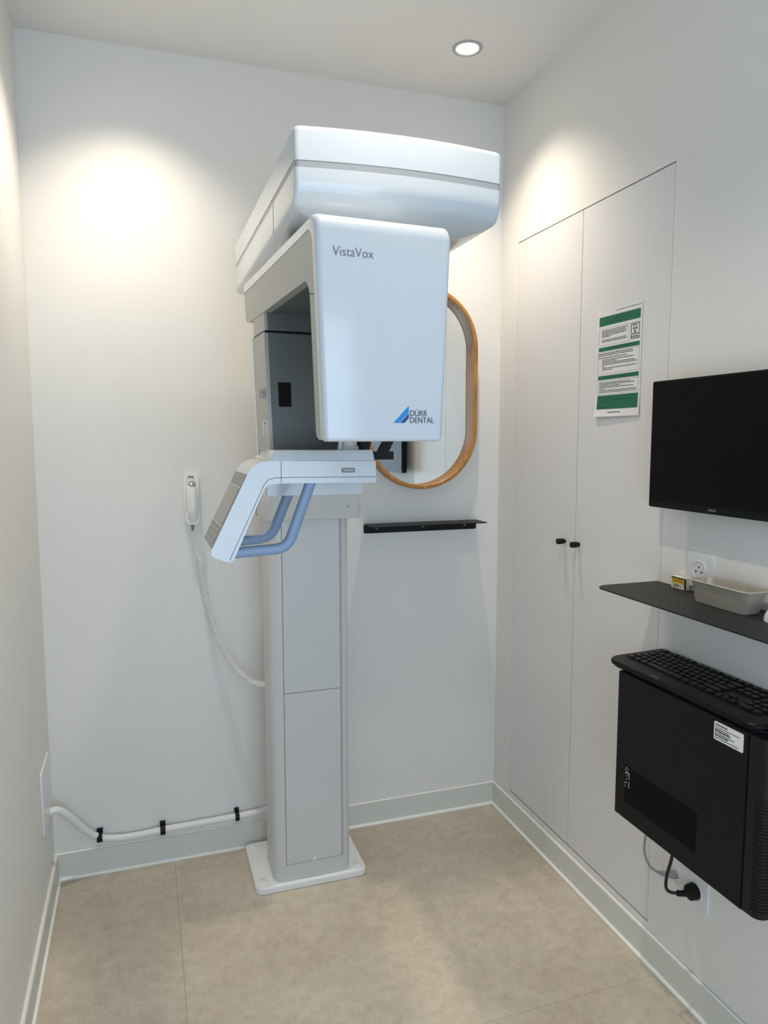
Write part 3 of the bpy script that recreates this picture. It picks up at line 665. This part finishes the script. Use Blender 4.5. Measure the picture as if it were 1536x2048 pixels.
    for k in range(3):                                            # three-bladed hazard sign
        a0 = 90 + 120 * k; pts = [(0.862 + 0.012 * math.cos(math.radians(a)), 0.238 + 0.008 * math.sin(math.radians(a))) for a in (a0 - 30, a0 + 30)]
        pts += [(0.862 + 0.046 * math.cos(math.radians(a)), 0.238 + 0.030 * math.sin(math.radians(a))) for a in (a0 + 30, a0, a0 - 30)]
        bm.faces.new([bm.verts.new(pp(u, v, 0.0005)) for u, v in pts])
    mesh_obj('hazard_sign', bm, 'inkblack', t)

    # monitor, parallel to the wall
    t = thing('computer_monitor', (XR, 1.26, 1.25), 'black flat computer monitor mounted on the right wall, switched off', 'monitor')
    x0 = 1.207; y0, y1, z0, z1 = 0.995, 1.507, 1.2485, 1.5575
    bz = prism('bezel', rrect(y0, y1, z0, z1, 0.004, 3), lambda y, z, x: Vector((x, y, z)), x0, x0 + 0.026, 'bezel', t, bev=0.001)
    box('screen', x0 - 0.0006, x0 + 0.002, y0 + 0.004, y1 - 0.004, z0 + 0.017, z1 - 0.004, 'lcd', t)
    text('maker_lettering', 'PHILIPS', 0.0074, (x0 - 0.0003, 1.3055, z0 + 0.0062), (0, -1, 0), (0, 0, 1), 'legend', bz, sx=1.0)
    prism('rear_shell', rrect(y0 + 0.09, y1 - 0.09, z0 + 0.06, z1 - 0.05, 0.02, 4), lambda y, z, x: Vector((x, y, z)), x0 + 0.026, x0 + 0.044, 'bezel', t, bev=0.003)
    box('wall_bracket', x0 + 0.044, XR - 0.0005, 1.20, 1.31, 1.35, 1.46, 'blackmetal', t, bev=0.002)

    # upper desk shelf
    sz = 1.049
    def flat(x, y, z): return Vector((x, y, z))
    def shelf_outline(xa, xb, ya, yb, r): return arc(xa + r, yb - r, r, 180, 90, 8) + [(xb, yb), (xb, ya)] + arc(xa + r, ya + r, r, 270, 180, 8)
    t = thing('desk_shelf', (XR, 1.25, sz), 'dark grey steel shelf under the monitor, holding the loaf tin', 'shelf')
    prism('shelf_plate', shelf_outline(1.069, XR - 0.001, 0.93, 1.533, 0.035), flat, sz - 0.0035, sz, 'shelfgrey', t, bev=0.0006, seg=1)
    box('wall_flange', XR - 0.0045, XR - 0.0005, 0.94, 1.525, sz - 0.035, sz - 0.0035, 'shelfgrey', t)

    # loaf tin
    t = thing('loaf_tin', (1.2085, 1.236, sz), 'small worn metal loaf tin standing on the upper dark shelf', 'tin')
    bm = bmesh.new()
    lv = [(1.183, 1.233, 1.167, 1.316, sz + 0.0008, 0.014), (1.1765, 1.2395, 1.155, 1.322, sz + 0.040, 0.018), (1.1745, 1.2415, 1.151, 1.324, sz + 0.0485, 0.019), (1.1705, 1.2455, 1.147, 1.328, sz + 0.0500, 0.021), (1.1705, 1.2455, 1.147, 1.328, sz + 0.0520, 0.021), (1.1750, 1.2410, 1.1515, 1.3235, sz + 0.0522, 0.019),
          (1.1760, 1.2400, 1.1530, 1.3220, sz + 0.0490, 0.0185), (1.1845, 1.2315, 1.1690, 1.3145, sz + 0.0022, 0.013)]
    R = [[bm.verts.new((p[0], p[1], z)) for p in rrect(a, b, c, d, r, 6)] for a, b, c, d, z, r in lv]
    for A_, B_ in zip(R, R[1:]):
        k = len(A_)
        for i in range(k): bm.faces.new((A_[i], A_[(i + 1) % k], B_[(i + 1) % k], B_[i]))
    bm.faces.new(R[0]); bm.faces.new(R[-1][::-1])
    mesh_obj('tin_body', bm, 'pan', t, 40)
    # label handle fold on the rim
    tube('rim_wire', [(p[0], p[1], sz + 0.0510) for p in rrect(1.1705, 1.2455, 1.147, 1.328, 0.021, 6)] + [(1.2455, 1.307, sz + 0.0510)], 0.0014, 'pan', t, 8)

    # small carton against the wall
    t = thing('small_carton', (1.245, 1.435, sz), 'tiny white and yellow carton beside the loaf tin', 'box')
    a0, a1, b0, b1 = 1.2450, 1.2585, 1.4100, 1.4590
    bx = box('carton', a0, a1, b0, b1, sz + 0.0002, sz + 0.029, 'card', t, bev=0.0006, seg=1)
    box('yellow_panel', a0 - 0.0004, a0 + 0.001, b0 + 0.003, b1 - 0.001, sz + 0.0125, sz + 0.0245, 'yellow', bx)
    box('black_strip', a0 - 0.0005, a0 + 0.001, b0 + 0.0005, b1 - 0.0005, sz + 0.0248, sz + 0.0275, 'black', bx)
    box('black_strip', a0 - 0.0005, a0 + 0.001, b0 - 0.0004, b0 + 0.0035, sz + 0.001, sz + 0.0275, 'black', bx)
    bm = bmesh.new()
    for k, (z, w) in enumerate(((0.0205, 0.032), (0.0180, 0.036), (0.0090, 0.022), (0.0066, 0.030), (0.0040, 0.018))): add_box(bm, a0 - 0.0007, a0, b1 - 0.006 - w, b1 - 0.006, sz + z, sz + z + 0.0008)
    mesh_obj('fine_print', bm, 'inkblack', bx)

    # white mouse at the right edge of the picture
    t = thing('computer_mouse', (1.208, 1.083, sz), 'glossy white rounded mouse at the right end of the upper shelf', 'mouse')
    bm = bmesh.new(); R = []; mcx, mcy = 1.208, 1.083
    for i in range(9):
        a = math.radians(90 * i / 8); s = max(math.cos(a), 0.02); z = sz + 0.0005 + 0.036 * math.sin(a)
        R.append([bm.verts.new((mcx + 0.030 * s * math.cos(b), mcy + 0.050 * s ** 0.8 * math.sin(b), z)) for b in [2 * math.pi * k / 24 for k in range(24)]])
    for A_, B_ in zip(R, R[1:]):
        for i in range(24): bm.faces.new((A_[i], A_[(i + 1) % 24], B_[(i + 1) % 24], B_[i]))
    bm.faces.new(R[0]); bm.faces.new(R[-1][::-1])
    mb = mesh_obj('mouse_shell', bm, 'mouse', t, 60)
    lathe('scroll_wheel', [(0, 0.003), (0.005, 0.003), (0.006, 0.0), (0.005, -0.003), (0, -0.003)], (1.196, 1.083, sz + 0.0325), (0, 1, 0), 'greyrub', t, 16)

    # lower shelf with keyboard
    kz = 0.860
    t = thing('keyboard_shelf', (XR, 1.27, kz), 'black steel shelf under the keyboard, right above the computer tower', 'shelf')
    prism('shelf_plate', shelf_outline(1.0965, XR - 0.001, 1.030, 1.500, 0.035), flat, kz - 0.004, kz, 'blackmetal', t, bev=0.0006, seg=1)
    box('back_upstand', XR - 0.0025, XR - 0.0005, 1.04, 1.49, kz - 0.004, kz + 0.008, 'blackmetal', t)
    t = thing('computer_keyboard', (1.175, 1.27, kz), 'black full-size keyboard lying on the lower shelf', 'keyboard')
    kx0, kx1, ky0, ky1 = 1.0895, 1.2615, 1.032, 1.503
    bm = bmesh.new()
    R = []
    for e, z in ((0.003, kz + 0.0005), (0.0, kz + 0.003), (0.0, kz + 0.010), (0.002, kz + 0.0125)):
        R.append([bm.verts.new((p[0], p[1], z + max(0, (p[0] - kx0)) * 0.03)) for p in shelf_outline(kx0 + e, kx1 - e, ky0 + e, ky1 - e, 0.034)])
    for A_, B_ in zip(R, R[1:]):
        k = len(A_)
        for i in range(k): bm.faces.new((A_[i], A_[(i + 1) % k], B_[(i + 1) % k], B_[i]))
    bm.faces.new(R[0]); bm.faces.new(R[-1][::-1])
    kb = mesh_obj('keyboard_case', bm, 'bezel', t, 40)
    box('maker_mark', 1.1005, 1.1045, 1.322, 1.345, kz + 0.0120, kz + 0.01315, 'legend', kb)
    # keys: one tapered cap mesh per width, shared by all copies
    caps = {}
    def cap(wu):
        if wu in caps: return caps[wu]
        bm = bmesh.new(); hw = wu * 0.0190 / 2 - 0.0011; hd = 0.0082
        lo = [bm.verts.new(p) for p in ((-hd, -hw, 0), (hd, -hw, 0), (hd, hw, 0), (-hd, hw, 0))]
        hi = [bm.verts.new(p) for p in ((-hd + 0.0013, -hw + 0.0016, 0.0046), (hd - 0.0022, -hw + 0.0016, 0.0052), (hd - 0.0022, hw - 0.0016, 0.0052), (-hd + 0.0013, hw - 0.0016, 0.0046))]
        bm.faces.new(lo); bm.faces.new(hi[::-1])
        for i in range(4): bm.faces.new((lo[i], lo[(i + 1) % 4], hi[(i + 1) % 4], hi[i]))
        bmesh.ops.bevel(bm, geom=[e for e in bm.edges if e.verts[0] in hi and e.verts[1] in hi], offset=0.0007, segments=1, affect='EDGES')
        bmesh.ops.recalc_face_normals(bm, faces=bm.faces)
        me = bpy.data.meshes.new('key'); bm.to_mesh(me); bm.free(); me.materials.append(M['keycap']); caps[wu] = me; return me
    main = [
        [1, -1, 1, 1, 1, 1, -.5, 1, 1, 1, 1, -.5, 1, 1, 1, 1],
        [1] * 13 + [2],
        [1.5] + [1] * 12 + [1.5],
        [1.75] + [1] * 11 + [2.25],
        [1.25] + [1] * 11 + [2.75],
        [1.25, 1.25, 1.25, 6.25, 1.25, 1.25, 1.25, 1.25]]
    nav = [[1, 1, 1], [1, 1, 1], [1, 1, 1], [], [-1, 1], [1, 1, 1]]
    num = [[], [1, 1, 1, 1], [1, 1, 1, 1], [1, 1, 1], [1, 1, 1, 1], [2, 1]]
    yl = ky1 - 0.018; ux = 0.0190; uy = 0.0190
    xr = [1.2480, 1.2245, 1.2050, 1.1855, 1.1660, 1.1465]
    def lay(seq, ystart, x):
        y = ystart
        for w in seq:
            if w < 0: y += w * uy; continue
            o = bpy.data.objects.new('key', cap(w)); o.location = (x, y - w * uy / 2, kz + 0.0118 + (x - kx0) * 0.03)
            link(o, kb); y -= w * uy
    for i in range(6):
        lay(main[i], yl, xr[i]); lay(nav[i], yl - 15.3 * uy, xr[i]); lay(num[i], yl - 18.6 * uy, xr[i])

    # tower computer hung under the shelf
    t = thing('computer_tower', (1.17, 1.24, 0.497), 'black tower computer hung under the keyboard shelf on the right wall', 'computer')
    px0, px1, py0, py1, pz0, pz1 = 1.088, 1.258, 1.045, 1.445, 0.4945, 0.8550
    cs = box('case', px0 + 0.002, px1, py0, py1 - 0.001, pz0, pz1, 'pc', t, bev=0.001, seg=1)
    box('side_panel', px0, px0 + 0.004, py0 + 0.002, py1, pz0 + 0.001, pz1 - 0.001, 'pc', cs, bev=0.0008, seg=1)
    # perforated ventilation field
    bm = bmesh.new(); bm2 = bmesh.new(); gy0, gy1, gz0, gz1 = 1.172, 1.408, 0.541, 0.632
    def hexa(b, y, z, r): b.faces.new([b.verts.new((px0 - 0.0004, y + r * math.cos(math.radians(60 * k)), z + r * math.sin(math.radians(60 * k)))) for k in range(6)])
    ny, nz = 52, 22
    for i in range(ny):
        for j in range(nz):
            y = gy1 - (gy1 - gy0) * i / (ny - 1); z = gz0 + (gz1 - gz0) * (j + (i % 2) * 0.5) / nz
            if i < 4 and j > 8 and random.random() < 0.35: hexa(bm2, y, z, 0.0016)
            else: hexa(bm, y, z, 0.0016)
    o = mesh_obj('vent_holes', bm, 'vent', cs); o['kind'] = 'stuff'
    o = mesh_obj('lit_vent_holes', bm2, 'pale', cs); o['kind'] = 'stuff'
    # sticker
    st = prism('sticker', rrect(1.0575, 1.1335, 0.8095, 0.8475, 0.003, 3), lambda y, z, x: Vector((x, y, z)), px0 - 0.0006, px0 + 0.001, 'paper', t)
    bm = bmesh.new(); z = 0.8405
    for w, h, sy in ((0.032, 0.0024, 0.003), (0.064, 0.0013, 0.003), (0.038, 0.0018, 0.003), (0.040, 0.0030, 0.003), (0.050, 0.0018, 0.003), (0.036, 0.0026, 0.003), (0.062, 0.0016, 0.003)):
        y = 1.1335 - sy; e = y - w
        while y > e:
            k = random.uniform(0.003, 0.010); add_box(bm, px0 - 0.0009, px0 - 0.0004, max(e, y - k), y, z, z + h); y -= k + 0.0009
        z -= 0.0045
    mesh_obj('sticker_print', bm, 'inkblack', st)
    # curved front bezel with ribs
    fb = prism('front_bezel', arc(px0 + 0.022, 1.010 + 0.012, 0.020, 180, 262, 8) + [(px1 - 0.03, 1.000)] + arc(px1 - 0.022, 1.022, 0.020, 278, 360, 6) + [(px1, 1.043), (px0 + 0.001, 1.043)], flat, pz0 + 0.0015, pz1 - 0.001, 'pcfront', t, bev=0.001, seg=1)
    oc = arc(px0 + 0.022, 1.022, 0.0215, 172, 262, 10) + [(px1 - 0.03, 0.9985), (px1 - 0.03, 1.004)] + arc(px0 + 0.022, 1.022, 0.015, 262, 172, 10)
    bm = bmesh.new()
    A_ = [bm.verts.new((p[0], p[1], 0)) for p in oc]; B_ = [bm.verts.new((p[0], p[1], 0.0034)) for p in oc]
    bm.faces.new(A_); bm.faces.new(B_[::-1])
    for i in range(len(oc)): bm.faces.new((A_[i], A_[(i + 1) % len(oc)], B_[(i + 1) % len(oc)], B_[i]))
    bmesh.ops.recalc_face_normals(bm, faces=bm.faces)
    rm = bpy.data.meshes.new('rib'); bm.to_mesh(rm); bm.free(); rm.materials.append(M['pcfront'])
    for k in range(34):
        o = bpy.data.objects.new('rib', rm); o.location = (0, 0, 0.508 + k * 0.0068); link(o, fb)
    box('power_button', px0 + 0.050, px0 + 0.064, 0.9975, 1.002, 0.775, 0.782, 'legend', fb, bev=0.001)
    box('hanger_bracket', px0 + 0.03, px1 - 0.02, 1.10, 1.40, pz1, kz - 0.004, 'blackmetal', t)
    box('wall_spacer', px1, XR - 0.0005, 1.10, 1.40, 0.60, 0.80, 'blackmetal', t)

    # wall sockets
    def socket_insert(parent, y, z, r=0.0215):
        lathe('socket_well', [(r + 0.0022, 0.0), (r + 0.0022, 0.0022), (r, 0.0026), (r - 0.001, 0.0006), (0, 0.0006)], (XR - 0.006, y, z), (-1, 0, 0), 'socket', parent, 32)
        for dy, dz in ((0.0095, 0.0), (-0.0095, 0.0), (0.0, 0.0115)):
            lathe('pin_hole', [(0.0024, 0.0012), (0, 0.0012)], (XR - 0.006, y + dy, z + dz - 0.003), (-1, 0, 0), 'hole', parent, 12)
    t = thing('wall_socket', (XR, 1.379, 1.104), 'white single wall socket above the upper shelf, behind the loaf tin', 'socket')
    prism('socket_plate', rrect(1.3375, 1.4215, 1.062, 1.146, 0.004, 3), lambda y, z, x: Vector((x, y, z)), XR - 0.0065, XR - 0.0005, 'socket', t, bev=0.0015)
    socket_insert(t, 1.381, 1.103)
    t = thing('wall_socket', (XR, 1.381, 0.305), 'white double wall socket below the computer tower with two plugs in it', 'socket')
    prism('socket_plate', rrect(1.306, 1.459, 0.264, 0.350, 0.004, 3), lambda y, z, x: Vector((x, y, z)), XR - 0.0065, XR - 0.0005, 'socket', t, bev=0.0015)
    socket_insert(t, 1.3465, 0.309); socket_insert(t, 1.4175, 0.309)
    # black mains plug
    t = thing('power_cable', (XR, 1.3465, 0.309), 'black mains cable plugged into the double socket below the tower', 'cable')
    lathe('plug', [(0.0195, 0.003), (0.020, 0.010), (0.0185, 0.020), (0.012, 0.024), (0, 0.0245)], (XR - 0.006, 1.3465, 0.309), (-1, 0, 0), 'black', t, 28)
    tube('plug_neck', [(1.243, 1.3465, 0.309), (1.236, 1.352, 0.304), (1.226, 1.361, 0.2995), (1.219, 1.367, 0.299)], [0.010, 0.0085, 0.0072, 0.0075], 'black', t, 14)
    tube('cord', spline([(1.224, 1.3625, 0.2995), (1.207, 1.374, 0.299), (1.196, 1.3775, 0.311), (1.193, 1.3735, 0.345), (1.195, 1.362, 0.395), (1.195, 1.355, 0.44), (1.195, 1.352, 0.4975)], 8), 0.0040, 'blackcable', t, 10)
    # grey data cable
    t = thing('data_cable', (XR, 1.4175, 0.309), 'grey cable looping from the tower to the double socket', 'cable')
    tube('plug', [(1.2595, 1.4175, 0.309), (1.247, 1.4185, 0.309), (1.243, 1.4195, 0.310)], [0.0100, 0.0100, 0.0085], 'greycable', t, 14)
    tube('plug_boot', [(1.244, 1.4195, 0.310), (1.222, 1.4265, 0.314), (1.211, 1.431, 0.318)], [0.0080, 0.0058, 0.0034], 'greycable', t, 12)
    tube('cord', spline([(1.213, 1.430, 0.3175), (1.195, 1.4385, 0.332), (1.182, 1.4430, 0.365), (1.178, 1.4395, 0.405), (1.179, 1.4310, 0.440), (1.180, 1.424, 0.470), (1.180, 1.418, 0.498)], 8), 0.0030, 'greycable', t, 10)
build_right()
